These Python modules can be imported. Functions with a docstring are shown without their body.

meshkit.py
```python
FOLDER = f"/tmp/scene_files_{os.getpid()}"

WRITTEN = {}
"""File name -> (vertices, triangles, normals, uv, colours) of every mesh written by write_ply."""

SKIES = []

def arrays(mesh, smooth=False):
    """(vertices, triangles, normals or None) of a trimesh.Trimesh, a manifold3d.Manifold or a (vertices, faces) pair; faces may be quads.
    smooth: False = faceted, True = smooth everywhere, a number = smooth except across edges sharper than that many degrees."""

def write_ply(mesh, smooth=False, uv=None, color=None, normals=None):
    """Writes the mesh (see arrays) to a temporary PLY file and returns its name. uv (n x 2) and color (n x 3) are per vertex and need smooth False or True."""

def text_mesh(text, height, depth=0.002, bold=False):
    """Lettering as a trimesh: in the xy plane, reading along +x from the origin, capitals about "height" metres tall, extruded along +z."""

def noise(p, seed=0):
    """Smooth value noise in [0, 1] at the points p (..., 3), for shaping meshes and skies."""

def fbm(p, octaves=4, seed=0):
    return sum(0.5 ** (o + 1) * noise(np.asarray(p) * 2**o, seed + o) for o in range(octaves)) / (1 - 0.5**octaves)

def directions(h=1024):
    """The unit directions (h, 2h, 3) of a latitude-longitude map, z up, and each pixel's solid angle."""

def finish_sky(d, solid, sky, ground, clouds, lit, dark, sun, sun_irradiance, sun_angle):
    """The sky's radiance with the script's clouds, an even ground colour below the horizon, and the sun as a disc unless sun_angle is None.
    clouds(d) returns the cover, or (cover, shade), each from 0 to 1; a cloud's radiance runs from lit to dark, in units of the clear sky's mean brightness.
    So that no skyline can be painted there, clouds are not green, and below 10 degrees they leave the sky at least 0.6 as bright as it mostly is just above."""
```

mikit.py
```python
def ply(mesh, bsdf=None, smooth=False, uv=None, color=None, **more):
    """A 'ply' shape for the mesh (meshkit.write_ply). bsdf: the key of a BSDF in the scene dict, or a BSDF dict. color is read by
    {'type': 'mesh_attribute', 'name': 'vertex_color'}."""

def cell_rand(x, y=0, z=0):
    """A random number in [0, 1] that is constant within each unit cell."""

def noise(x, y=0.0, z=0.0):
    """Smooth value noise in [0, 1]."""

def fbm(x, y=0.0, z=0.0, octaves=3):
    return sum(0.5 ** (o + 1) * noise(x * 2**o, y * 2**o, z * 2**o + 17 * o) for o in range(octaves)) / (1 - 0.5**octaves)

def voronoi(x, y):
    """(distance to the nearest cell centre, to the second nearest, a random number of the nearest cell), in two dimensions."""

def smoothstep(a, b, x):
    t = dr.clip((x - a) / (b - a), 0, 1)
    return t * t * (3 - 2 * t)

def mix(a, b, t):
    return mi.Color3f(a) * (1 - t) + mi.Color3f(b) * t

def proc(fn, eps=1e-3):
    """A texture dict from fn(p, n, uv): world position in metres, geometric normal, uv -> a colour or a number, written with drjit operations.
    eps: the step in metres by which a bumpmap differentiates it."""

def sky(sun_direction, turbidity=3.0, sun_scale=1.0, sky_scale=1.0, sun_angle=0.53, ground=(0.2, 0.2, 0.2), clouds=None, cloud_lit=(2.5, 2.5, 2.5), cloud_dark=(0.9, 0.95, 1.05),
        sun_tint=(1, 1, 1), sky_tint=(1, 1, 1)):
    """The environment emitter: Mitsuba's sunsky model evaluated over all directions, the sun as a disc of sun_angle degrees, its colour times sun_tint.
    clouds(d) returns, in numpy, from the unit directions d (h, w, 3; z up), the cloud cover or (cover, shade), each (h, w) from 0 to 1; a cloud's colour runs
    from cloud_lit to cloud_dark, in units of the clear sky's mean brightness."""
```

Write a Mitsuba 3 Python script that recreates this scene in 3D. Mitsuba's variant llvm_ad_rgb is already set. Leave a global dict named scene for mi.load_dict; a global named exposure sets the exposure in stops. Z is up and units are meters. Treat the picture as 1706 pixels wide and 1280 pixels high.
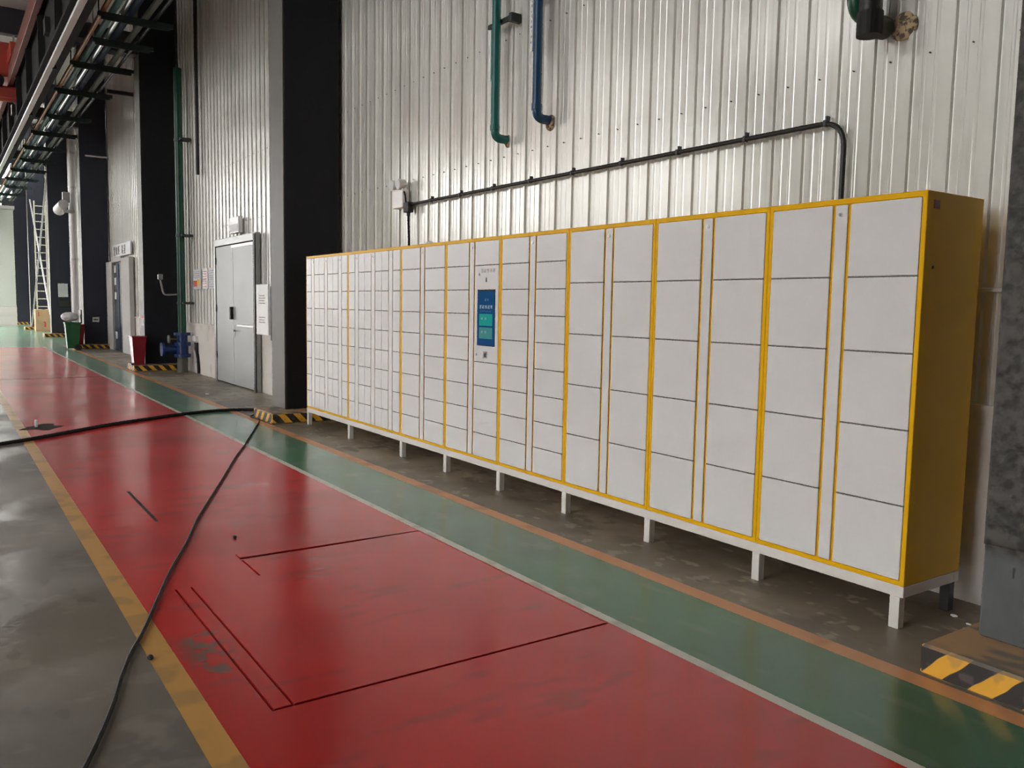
import math, random
import numpy as np
import trimesh
import manifold3d as m3
import drjit as dr
import mitsuba as mi
import mikit, meshkit
from mikit import noise, fbm, smoothstep, mix
from shapely.geometry import Polygon, box as sbox
from shapely.ops import unary_union

rng = random.Random(7)
T = mi.ScalarTransform4f

# ---------------------------------------------------------------- camera, sky, exposure
CAM_H, YAW, PITCH, ROLL, FPX = 1.55, 0.9705, -0.0926, 0.0176, 1393.86
fw = np.array([-math.sin(YAW)*math.cos(PITCH), math.cos(YAW)*math.cos(PITCH), math.sin(PITCH)])
rt = np.array([math.cos(YAW), math.sin(YAW), 0.0])
up = np.cross(rt, fw)
up2 = -rt*math.sin(ROLL) + up*math.cos(ROLL)
eye = np.array([0, 0, CAM_H])
exposure = 4.6

scene, labels = {}, {}
scene['camera'] = {'type': 'perspective', 'fov': math.degrees(2*math.atan(853/FPX)), 'fov_axis': 'x', 'near_clip': 0.05, 'far_clip': 500.0,
                   'to_world': T().look_at(origin=eye.tolist(), target=(eye+fw).tolist(), up=up2.tolist())}


def overcast(d):
    n = meshkit.fbm(d*3.0, 3, 5)
    return np.ones_like(n), np.clip((n-0.3)*1.2, 0, 1)


scene['sky'] = mikit.sky((-0.25, -0.8, 0.55), turbidity=4.0, sun_scale=0.0, sky_scale=1.0, ground=(0.5, 0.49, 0.46), clouds=overcast,
                         cloud_lit=(2.7, 2.65, 2.55), cloud_dark=(2.1, 2.12, 2.15))

# ---------------------------------------------------------------- helpers


def num(name):
    if name not in scene and name not in labels and not any(k.startswith(name+'__') for k in scene):
        return name
    i = 1
    while True:
        k = f'{name}_{i:03d}'
        if k not in scene and k not in labels and k not in USED:
            return k
        i += 1


USED = set()
COUNT = {}


def key_for(name):
    c = COUNT.get(name, 0)
    COUNT[name] = c+1
    k = name if c == 0 else f'{name}_{c:03d}'
    USED.add(k)
    return k


def box(x0, x1, y0, y1, z0, z1, c=0.0):
    x0, x1 = sorted((x0, x1)); y0, y1 = sorted((y0, y1)); z0, z1 = sorted((z0, z1))
    if c <= 0:
        b = trimesh.creation.box((x1-x0, y1-y0, z1-z0))
        b.apply_translation(((x0+x1)/2, (y0+y1)/2, (z0+z1)/2))
        return b
    c = min(c, (x1-x0)*.45, (y1-y0)*.45, (z1-z0)*.45)
    pts = []
    for x, sx in ((x0, 1), (x1, -1)):
        for y, sy in ((y0, 1), (y1, -1)):
            for z, sz in ((z0, 1), (z1, -1)):
                pts += [(x+sx*c, y+sy*c, z), (x+sx*c, y, z+sz*c), (x, y+sy*c, z+sz*c)]
    return trimesh.convex.convex_hull(np.array(pts))


def cat(*ms):
    return trimesh.util.concatenate(list(ms))


def man(mesh):
    return m3.Manifold(m3.Mesh(np.asarray(mesh.vertices, np.float32), np.asarray(mesh.faces, np.uint32)))


def diff(a, *bs):
    a = man(a)
    for b in bs:
        a = a - man(b)
    m = a.to_mesh()
    return trimesh.Trimesh(m.vert_properties[:, :3], m.tri_verts, process=False)


def cyl(p0, p1, r, n=20, r2=None):
    p0, p1 = np.array(p0, float), np.array(p1, float)
    L = np.linalg.norm(p1-p0)
    if r2 is None:
        c = trimesh.creation.cylinder(r, L, sections=n)
        c.apply_translation((0, 0, L/2))
    else:
        c = trimesh.creation.revolve([(0, 0), (r, 0), (r2, L), (0, L)], sections=n)
    c.apply_transform(trimesh.geometry.align_vectors([0, 0, 1], (p1-p0)/L))
    c.apply_translation(p0)
    return c


def lathe(profile, x, y, n=28):
    m = trimesh.creation.revolve(profile, sections=n)
    m.apply_translation((x, y, 0))
    return m


def spline(pts, k=10):
    p = np.array(pts, float)
    p = np.vstack([2*p[0]-p[1], p, 2*p[-1]-p[-2]])
    out = []
    for i in range(1, len(p)-2):
        for t in np.linspace(0, 1, k, endpoint=False):
            a, b, c, d = p[i-1], p[i], p[i+1], p[i+2]
            out.append(.5*((2*b)+(-a+c)*t+(2*a-5*b+4*c-d)*t*t+(-a+3*b-3*c+d)*t**3))
    out.append(p[-2])
    return np.array(out)


def rounded(pts, r, k=8):
    p = [np.array(q, float) for q in pts]
    out = [p[0]]
    for a, b, c in zip(p, p[1:], p[2:]):
        u, v = (a-b)/np.linalg.norm(a-b), (c-b)/np.linalg.norm(c-b)
        rr = min(r, np.linalg.norm(a-b)*.48, np.linalg.norm(c-b)*.48)
        s, e = b+u*rr, b+v*rr
        for t in np.linspace(0, 1, k):
            out.append((1-t)**2*s+2*t*(1-t)*b+t*t*e)
    out.append(p[-1])
    return np.array(out)


def tube(path, r, n=14):
    p = np.asarray(path, float)
    t = np.gradient(p, axis=0)
    t /= np.linalg.norm(t, axis=1, keepdims=True)+1e-12
    ref = np.array([0, 0, 1.0]) if abs(t[0][2]) < .9 else np.array([1.0, 0, 0])
    rings = []
    a = np.cross(t[0], ref); a /= np.linalg.norm(a)
    for i in range(len(p)):
        a = a-t[i]*np.dot(a, t[i]); a /= np.linalg.norm(a)
        b = np.cross(t[i], a)
        ang = np.arange(n)*2*np.pi/n
        rings.append(p[i]+r*(np.cos(ang)[:, None]*a+np.sin(ang)[:, None]*b))
    v = np.vstack(rings+[p[:1], p[-1:]])
    f = []
    for i in range(len(p)-1):
        for j in range(n):
            q = (i*n+j, i*n+(j+1) % n, (i+1)*n+(j+1) % n, (i+1)*n+j)
            f += [(q[0], q[2], q[1]), (q[0], q[3], q[2])]
    e0, e1 = len(p)*n, len(p)*n+1
    for j in range(n):
        f += [(e0, j, (j+1) % n), (e1, (len(p)-1)*n+(j+1) % n, (len(p)-1)*n+j)]
    m = trimesh.Trimesh(v, np.array(f), process=False)
    m.fix_normals()
    return m


def extr(poly, plane, a0, a1):
    """Extrudes a shapely polygon: plane 'xz' (along y from a0 to a1) or 'xy' (along z)."""
    geoms = getattr(poly, 'geoms', [poly])
    ms = []
    for g in geoms:
        m = trimesh.creation.extrude_polygon(g, a1-a0, engine='earcut')
        if plane == 'xz':
            v = m.vertices.copy()
            m.vertices = np.stack([v[:, 0], a1-v[:, 2], v[:, 1]], 1)
        elif plane == 'yz':
            v = m.vertices.copy()
            m.vertices = np.stack([a0+v[:, 2], v[:, 0], v[:, 1]], 1)
        else:
            m.apply_translation((0, 0, a0))
        ms.append(m)
    return cat(*ms)


def tag(key, label=None, category=None, group=None, kind=None):
    e = {}
    if label: e['label'] = label
    if category: e['category'] = category
    if group: e['group'] = group
    if kind: e['kind'] = kind
    labels[key] = e


def thing(name, label, category, group=None):
    k = key_for(name)
    tag(k, label, category, group)
    return k


def part(parent, name, mesh, mat, smooth=False, label=None, at=None, kind=None, **more):
    k = key_for(f'{parent}__{name}')
    if isinstance(mesh, dict):
        s = dict(mesh)
    else:
        s = mikit.ply(mesh, mat, smooth=smooth, **more)
    if at is not None:
        s['to_world'] = T().translate(list(at))
    scene[k] = s
    if label or kind:
        tag(k, label, kind=kind)
    return k


def solo(name, mesh, mat, label, category, group=None, smooth=False, kind=None):
    k = key_for(name)
    scene[k] = mikit.ply(mesh, mat, smooth=smooth)
    tag(k, label, category, group, kind)
    return k


def struct(name, mesh, mat, label=None, smooth=False):
    scene[name] = mikit.ply(mesh, mat, smooth=smooth)
    USED.add(name)
    tag(name, label, kind='structure')
    return name


# ---------------------------------------------------------------- materials


def pr(key, col, rough=.5, **k):
    if callable(col):
        c = mikit.proc(col)
    else:
        c = {'type': 'rgb', 'value': list(col)}
    r = mikit.proc(rough) if callable(rough) else rough
    bump = k.pop('bump', None)
    b = {'type': 'principled', 'base_color': c, 'roughness': r, 'specular': .5, **k}
    if bump is not None:
        fn, eps = bump
        b = {'type': 'bumpmap', 'height': mikit.proc(fn, eps=eps), 'scale': 1.0, 'bsdf': b}
    scene[key] = {'type': 'twosided', 'bsdf': b}
    return key


def wob(p, n, uv):
    # gentle unevenness of the trowelled floor, longer across the walkway than along it
    return 0.0022*fbm(p.x*1.3, p.y*.9, 0, 2) + 0.0015*noise(p.x*4.2, p.y*4.2, 2.0)+0.0004*noise(p.x*11, p.y*11, 5.0)


def dirt(p, s=1.0, o=0.0):
    return fbm(p.x*s+o, p.y*s-o, p.z*s, 4)


def red_c(p, n, uv):
    a = dirt(p, 1.1, 3.0)
    b = fbm(p.x*9, p.y*3, 1.0, 3)
    c = mix((.47, .012, .010), (.39, .014, .012), smoothstep(.35, .7, a))
    c = mix(c, (.17, .045, .035), smoothstep(.66, .82, b)*.35)
    # worn paint beside the trench cover
    w = smoothstep(.16, .0, dr.abs(p.y-.93))*smoothstep(-4.1, -3.9, p.x)*smoothstep(-3.3, -3.5, p.x)
    return mix(c, (.10, .085, .065), w*smoothstep(.45, .6, fbm(p.x*14, p.y*14, 0, 3))*.9)


def green_c(p, n, uv):
    a = dirt(p, 1.3, 9.0)
    b = fbm(p.x*4, p.y*9, 4.0, 3)
    c = mix((.040, .150, .072), (.050, .125, .070), smoothstep(.35, .65, a))
    return mix(c, (.12, .15, .11), smoothstep(.62, .8, b)*.35)


def conc_c(p, n, uv):
    a = dirt(p, .9, 5.0)
    b = fbm(p.x*5, p.y*5, 3.0, 4)
    c = mix((.15, .128, .10), (.10, .087, .069), smoothstep(.32, .68, a))
    c = mix(c, (.21, .185, .15), smoothstep(.6, .75, b)*.4)
    spots = smoothstep(.76, .84, fbm(p.x*5.1, p.y*9.2, 8.0, 3))
    return mix(c, (.10, .085, .07), spots*.6)


def conc_r(p, n, uv):
    return .18 + .34*smoothstep(.35, .65, dirt(p, 1.6, 2.0))


pr('m_red_floor', red_c, lambda p, n, uv: .13+.13*fbm(p.x*2, p.y*2, 0, 2), clearcoat=1.0, clearcoat_gloss=.96, specular=.38, sheen=.8, bump=(wob, .01))
pr('m_green_floor', green_c, lambda p, n, uv: .13+.15*fbm(p.x*2, p.y*2, 0, 2), clearcoat=1.0, clearcoat_gloss=.94, specular=.38, sheen=.7, bump=(wob, .01))
pr('m_concrete', conc_c, conc_r, sheen=.5, bump=(lambda p, n, uv: .003*fbm(p.x*1.2, p.y*1.2, 0, 3)+.0004*noise(p.x*40, p.y*40, 0), .008))
def margin_c(p, n, uv):
    c = mix((.24, .20, .145), (.15, .125, .092), smoothstep(.35, .65, dirt(p, 1.4, 12.0)))
    c = mix(c, (.10, .085, .065), smoothstep(.55, .72, fbm(p.x*4, p.y*7, 6.0, 4))*.6)
    return mix(c, (.32, .28, .22), smoothstep(.68, .8, fbm(p.x*9, p.y*12, 2.0, 3))*.5)


pr('m_edge_concrete', margin_c, lambda p, n, uv: .32+.25*fbm(p.x*3, p.y*3, 0, 3), sheen=.4)
pr('m_line_white', lambda p, n, uv: mix((.52, .50, .43), (.38, .37, .30), smoothstep(.5, .75, fbm(p.x*6, p.y*6, 0, 3))), .3)
pr('m_line_orange', lambda p, n, uv: mix((.52, .25, .115), (.40, .20, .10), smoothstep(.5, .8, fbm(p.x*5, p.y*5, 0, 3))), .35)
pr('m_line_yellow', lambda p, n, uv: mix((.48, .25, .065), (.38, .21, .07), smoothstep(.45, .68, fbm(p.x*7, p.y*7, 0, 3))), .35)
pr('m_gap_shade', (.10, .095, .085), .5)  # shade between the locker doors, painted as dark grey
pr('m_gap', (.03, .006, .006), .6)
pr('m_white_door', lambda p, n, uv: mix((.66, .655, .65), (.62, .615, .605), fbm(p.x*2, p.z*2, 0, 2)), .28)
pr('m_white_frame', (.66, .64, .60), .35)
pr('m_yellow', lambda p, n, uv: mix((.78, .44, .010), (.73, .41, .008), fbm(p.x*3, p.z*3, p.y*3, 2)), .3, specular=.12)


def clad_c(p, n, uv):
    s = fbm(p.x*3.0, p.z*.25, 0, 3)
    d = smoothstep(.55, .8, fbm(p.x*18, p.z*.6, 3.0, 3))
    return mix((.74, .74, .70), (.66, .66, .62), smoothstep(.3, .7, s)) * (1-.10*d)


pr('m_cladding', clad_c, lambda p, n, uv: .17+.10*fbm(p.x*2, p.z*.8, 0, 2), metallic=.3,
   bump=(lambda p, n, uv: .0008*noise(p.x*3.5, p.z*.5, 0), .01))
pr('m_plaster', lambda p, n, uv: mix((.66, .63, .59), (.52, .49, .45), smoothstep(.6, .9, fbm(p.x*2, p.z*3, 0, 4))), .7)
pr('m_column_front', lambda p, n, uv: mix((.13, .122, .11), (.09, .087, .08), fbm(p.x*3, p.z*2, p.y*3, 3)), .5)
pr('m_column_haze', lambda p, n, uv: mix((.026, .030, .046), (.032, .035, .05), fbm(p.x*3, p.z*2, p.y*3, 3)), .5, specular=.3)  # lighter and bluer than the near columns: distance haze put into the colour
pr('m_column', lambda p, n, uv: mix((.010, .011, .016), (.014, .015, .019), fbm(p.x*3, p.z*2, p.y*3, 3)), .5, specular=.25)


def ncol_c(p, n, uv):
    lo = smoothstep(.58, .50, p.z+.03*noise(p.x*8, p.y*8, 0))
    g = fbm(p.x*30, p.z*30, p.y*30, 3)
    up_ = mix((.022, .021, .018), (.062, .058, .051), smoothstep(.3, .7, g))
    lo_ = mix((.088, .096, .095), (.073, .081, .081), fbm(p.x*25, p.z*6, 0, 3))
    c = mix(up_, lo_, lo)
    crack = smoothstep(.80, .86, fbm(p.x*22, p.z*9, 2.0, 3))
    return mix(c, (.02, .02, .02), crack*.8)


pr('m_near_column', ncol_c, .6, bump=(lambda p, n, uv: .014*fbm(p.x*26, p.z*26, p.y*26, 3)*smoothstep(.5, .62, p.z)+.0016*noise(p.x*60, p.z*20, 0), .002))


def hazard_c(p, n, uv):
    # diagonal black and yellow paint on the sides, sandy bare top
    side = 1-smoothstep(.5, .8, dr.abs(n.z))
    fx = smoothstep(.5, .8, dr.abs(n.x))
    q = (p.x*(1-fx)-p.y*fx)-p.z*.95+.012*noise(p.x*20, p.z*20, p.y*20)+.032
    s = q/.205
    s = s-dr.floor(s)
    stripe = smoothstep(.0, .03, s)*smoothstep(.50, .47, s)
    wear = smoothstep(.55, .75, fbm(p.x*18, p.z*18, p.y*18, 3))
    yl = mix((.72, .36, .03), (.46, .25, .07), wear*.6)
    bk = mix((.025, .021, .02), (.07, .055, .05), wear)
    top = mix((.36, .22, .115), (.16, .14, .115), smoothstep(.42, .6, fbm(p.x*5, p.y*8, 0, 3)))
    return mix(top, mix(bk, yl, stripe), side)


pr('m_hazard', hazard_c, .5)
pr('m_dark_steel', (.035, .036, .04), .45)
pr('m_bracket', (.016, .03, .028), .5)
pr('m_girder', lambda p, n, uv: mix((.03, .031, .034), (.045, .044, .045), fbm(p.x*.8, p.z*3, 0, 3)), .75, specular=.1)
pr('m_girder_red', lambda p, n, uv: mix((.32, .10, .085), (.22, .10, .085), fbm(p.x*1.5, p.z*6, 0, 3)), .55)
pr('m_crane_red', (.72, .13, .10), .4)
pr('m_rafter', (.055, .06, .08), .6)
pr('m_galv', lambda p, n, uv: mix((.66, .66, .66), (.55, .55, .56), fbm(p.x*2, p.y*3, p.z*3, 3)), .35, metallic=.3)
pr('m_orange_pipe', lambda p, n, uv: mix((.50, .24, .055), (.34, .17, .06), fbm(p.x*2, p.y*9, 0, 3)), .4)
pr('m_teal', (.01, .13, .12), .3)
pr('m_teal_pale', (.10, .24, .24), .5, specular=.2)
pr('m_blue_pipe', (.008, .055, .13), .3)
pr('m_navy_pipe', (.02, .04, .07), .6, specular=.15)
pr('m_silver', (.80, .82, .84), .22, metallic=.9)
pr('m_grey_green', (.14, .17, .145), .6, specular=.2)
pr('m_green_pipe', (.008, .065, .038), .3)
pr('m_valve_blue', (.012, .035, .13), .35)
pr('m_olive', (.10, .10, .075), .5)
pr('m_black', (.012, .012, .012), .45)
pr('m_black_rubber', (.010, .009, .009), .6, specular=.3)
pr('m_grey_metal', (.30, .30, .31), .35, metallic=.6)
pr('m_chrome', (.85, .85, .86), .15, metallic=1.0)
pr('m_door_grey', lambda p, n, uv: mix((.33, .345, .345), (.27, .28, .285), fbm(p.x*1.2, p.z*.8, 0, 2)), .42, metallic=.2)
pr('m_door_frame', (.27, .275, .275), .3, metallic=.3)
pr('m_door_dark', (.03, .04, .06), .3)
pr('m_white_plastic', (.80, .80, .79), .3)
pr('m_plain_white', (.50, .50, .49), .7, specular=.2)
pr('m_paper', (.82, .84, .83), .5)
pr('m_pale_grey', (.62, .63, .65), .5)
pr('m_red_box', lambda p, n, uv: mix((.26, .012, .02), (.20, .01, .018), fbm(p.x*8, p.z*4, 0, 2)), .25)
pr('m_red_dark', (.16, .008, .012), .4)
pr('m_ink', (.10, .10, .11), .6)
pr('m_ink_soft', (.40, .40, .40), .6)
pr('m_ink_red', (.60, .10, .06), .6)
pr('m_ink_yellow', (.75, .50, .08), .6)
pr('m_ink_blue', (.25, .28, .45), .6)
pr('m_cardboard', lambda p, n, uv: mix((.58, .41, .24), (.50, .34, .19), fbm(p.x*4, p.y*4, p.z*2, 3)), .7)
pr('m_bin_green', (.018, .12, .045), .4)
pr('m_bag_white', (.78, .78, .80), .35)
pr('m_sealant', lambda p, n, uv: mix((.40, .30, .18), (.10, .08, .06), smoothstep(.4, .6, fbm(p.x*40, p.z*40, 0, 3))), .8)
pr('m_ceiling', lambda p, n, uv: mix((.80, .80, .78), (.72, .72, .70), noise(p.x*1.4, 0, 0)), .6)
pr('m_hall_dark', (.10, .10, .10), .7)
pr('m_hall_wall', (.34, .34, .33), .6)
pr('m_back_wall', lambda p, n, uv: mix((.60, .63, .57), (.52, .55, .50), fbm(p.y*2, p.z*1, 0, 2)), .5)
pr('m_stain', (.030, .016, .013), .7, specular=.1)
pr('m_screen_glass', (.006, .012, .03), .12)
pr('m_ladder', (.62, .60, .50), .4)


def glow(key, col, power):
    scene[key] = {'type': 'diffuse', 'reflectance': {'type': 'rgb', 'value': [c*.3 for c in col]}}
    return {'type': 'area', 'radiance': {'type': 'rgb', 'value': [c*power for c in col]}}


# ---------------------------------------------------------------- the setting
X_END, Y_WALL, Z_ROOF = -60.0, 4.55, 10.0
Y_FAR = -15.0
RED = (-30.3, .80, 2.68)

COLS = [(-1.79, -1.27), (-11.27, -10.77), (-20.38, -19.86), (-29.75, -29.23), (-38.9, -38.4), (-48.0, -47.5), (-57.1, -56.6)]

floor = 'floor'
USED.add(floor)
tag(floor, 'painted factory floor with red walkway and green lane', kind='structure')
g = .0


def slab(poly, top, mat, name, label=None, thick=.05):
    part(floor, name, extr(poly, 'xy', top-thick, top), mat, label=label)


# bare concrete: the bay side, and beside the walkway
slab(sbox(X_END, Y_FAR, 6, .695), 0, 'm_concrete', 'concrete_slab', 'worn grey concrete left of the yellow line')
slab(sbox(-31.0, 3.43, 6, 4.6), 0, 'm_edge_concrete', 'concrete_margin', 'dirty brown concrete margin along the wall')
slab(sbox(RED[0], .695, 6, .80), 0, 'm_line_yellow', 'yellow_line', 'ochre yellow edge line of the red walkway')
slab(sbox(RED[0], 2.735, 6, 3.32), 0, 'm_green_floor', 'green_lane', 'green painted lane beside the lockers')
slab(sbox(RED[0], 2.68, 6, 2.735), 0, 'm_line_white', 'white_line', 'thin white line between red and green paint')
slab(sbox(-31.0, 3.32, 6, 3.43), 0, 'm_line_orange', 'orange_line', 'orange line along the green lane')
slab(unary_union([sbox(X_END, .695, RED[0], 3.32), sbox(X_END, 3.32, -31.0, 4.6)]), 0, 'm_green_floor', 'far_green_paint', 'green painted cross aisle at the far end')
# trench cover plates let into the red walkway: far edge, left edge, near edge, notch at the far left corner
pA = Polygon([(-4.60, 1.08), (-3.03, 1.08), (-3.03, 2.66), (-4.99, 2.66), (-4.95, 1.455), (-4.615, 1.455), (-4.625, 1.39)])
gap = .010
red_all = sbox(RED[0], .80, 6, 2.68)
frame = sbox(-4.60-.02, 1.00, -3.03, 1.08-gap)
cut = unary_union([pA.buffer(gap, join_style=2), sbox(-5.09, 1.445, -4.98, 2.665), sbox(-4.62, 1.00-gap, -3.03+gap, 1.08)])
slab(red_all.difference(cut), 0, 'm_red_floor', 'red_walkway', 'glossy red painted walkway')
slab(pA, .0035, 'm_red_floor', 'trench_cover', 'red painted trench cover plate let into the walkway')
slab(frame.buffer(-.001), .002, 'm_red_floor', 'trench_frame', 'red painted steel edge strip of the trench cover')
slab(sbox(-5.085, 1.45, -4.998, 2.66), .006, 'm_red_floor', 'trench_lip', 'raised red lip along the far edge of the trench cover')
slab(sbox(-5.3, .85, -2.9, 2.67), -.02, 'm_gap', 'trench_bed', thick=.03)
# a narrow open joint further along the walkway
slab(sbox(-7.25, 1.20, -6.15, 1.222), .0012, 'm_gap', 'floor_joint', thick=.001)
slab(sbox(-18.5, .8, -18.42, 2.6), .0012, 'm_gap', 'floor_joint', thick=.001)

wall = 'wall_right'
USED.add(wall)
tag(wall, 'white ribbed metal cladding wall above a plastered base', kind='structure')
part(wall, 'dado', cat(box(X_END, 6, 4.54, 4.62, 0, 1.045), box(X_END, 6, 4.515, 4.62, 1.045, 1.075)), 'm_plaster', label='plastered white base of the wall')
part(wall, 'backing', box(X_END, 6, 4.60, 4.75, 0, Z_ROOF), 'm_hall_dark')
PITCH_R = .2343
prof = []
for k in range(3):
    o = k*PITCH_R
    # main rib (its +x flank is seen as the dark line), then a pan with two low flutes
    prof += [(o+0, 0), (o+.006, .019), (o+.032, .019), (o+.038, 0), (o+.098, 0), (o+.104, .0025), (o+.116, .0025), (o+.122, 0), (o+.166, 0), (o+.172, .0025), (o+.184, .0025), (o+.190, 0)]
prof.append((3*PITCH_R, 0))
prof = np.array(prof)


def sheet(z0, z1):
    v, f = [], []
    for x, d in prof:
        v += [(-x, -d, z0), (-x, -d, z1), (-x, -d+.002, z0), (-x, -d+.002, z1)]
    for i in range(len(prof)-1):
        a, b = 4*i, 4*i+4
        f += [(a, a+1, b+1), (a, b+1, b), (a+2, b+3, a+3), (a+2, b+2, b+3), (a, b, b+2), (a, b+2, a+2)]
    m = trimesh.Trimesh(np.array(v), np.array(f), process=False)
    return m


sheet_shape = mikit.ply(sheet(1.075, Z_ROOF), 'm_cladding')
xs = -2.262+9*3*PITCH_R/3
n_sheet = 0
x = xs
while x > X_END+.7:
    if not (-53 > x):
        part(wall, 'cladding_sheet', sheet_shape, None, at=(x, 4.56, 0))
    x -= 3*PITCH_R
# screws through the cladding crowns along the girts
sc = []
for zz in (2.98, 4.07):
    for i in range(0, 62):
        xx = -2.262-.03-i*PITCH_R+.12
        sc.append(cyl((xx, 4.562, zz), (xx, 4.548, zz), .0045, 6))
part(wall, 'cladding_screw', cat(*sc), 'm_dark_steel', kind='stuff', label='rows of small dark screw heads in the cladding')
part(wall, 'flashing', box(-2.9, 2.0, 4.505, 4.53, 1.665, 1.69, .004), 'm_galv', label='thin pale rail on the wall behind the last locker')

# far end wall (white partition with dado) and the rest of the hall
wb = 'wall_back'
USED.add(wb)
tag(wb, 'pale partition wall at the far end of the hall', kind='structure')
part(wb, 'panel', cat(box(-53.9, -53.5, 2.2, 3.53, 1.08, 6.3), box(-53.9, -53.5, Y_FAR, -12, 1.08, 6.3), box(-53.9, -53.5, -12, 2.2, 5.2, 6.3)), 'm_back_wall', label='pale panelling beside an unseen opening added for light')  # opening between the panels is out of view, added to brighten the floor
part(wb, 'base', box(-53.9, -53.46, 2.2, 3.55, 0, 1.07), 'm_plaster')
part(wb, 'coping', box(-54.0, -53.4, Y_FAR, 3.6, 6.32, 6.5), 'm_galv')
part(wb, 'upper_wall', cat(box(-60.4, -60, 2.2, 4.6, 0, 6.4), box(-60.4, -60, Y_FAR, 4.6, 9.7, Z_ROOF)), 'm_hall_wall')  # clerestory gap added to let sky light onto the far floor

# opposite side of the hall, unseen: window openings sized per bay for the light
wl = 'wall_left'
USED.add(wl)
tag(wl, 'unseen opposite hall wall with window openings shaped for the light', kind='structure')
wp = sbox(X_END, 0, 6, Z_ROOF)
holes = []
for i, (x0, x1) in enumerate(((-7.4, 1.6), (-19.8, -12.0), (-28.8, -21.5), (-38.2, -30.5), (-47.2, -39.2), (-56.4, -48.5))):
    for z0, z1 in (((1.0, 4.4), (5.2, 8.9)), (), ((5.2, 7.6),), ((5.0, 8.6),), ((5.5, 9.2),), ((5.5, 9.2),))[i]:
        holes.append(sbox(x0, z0, x1, z1))
part(wl, 'masonry', extr(wp.difference(unary_union(holes)), 'xz', Y_FAR-.3, Y_FAR), 'm_hall_wall')
mull = []
for h in holes:
    x0, z0, x1, z1 = h.bounds
    for i in range(1, 5):
        xx = x0+(x1-x0)*i/5
        mull.append(box(xx-.04, xx+.04, Y_FAR-.2, Y_FAR-.1, z0, z1))
    mull.append(box(x0, x1, Y_FAR-.2, Y_FAR-.1, (z0+z1)/2-.04, (z0+z1)/2+.04))
part(wl, 'window_bars', cat(*mull), 'm_dark_steel')
struct('wall_front_added', box(5.8, 6.0, Y_FAR, 4.6, 0, Z_ROOF), 'm_hall_dark', 'unseen dark end wall added behind the camera to cut light')  # unseen wall added to keep light off the right-facing sides

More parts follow.
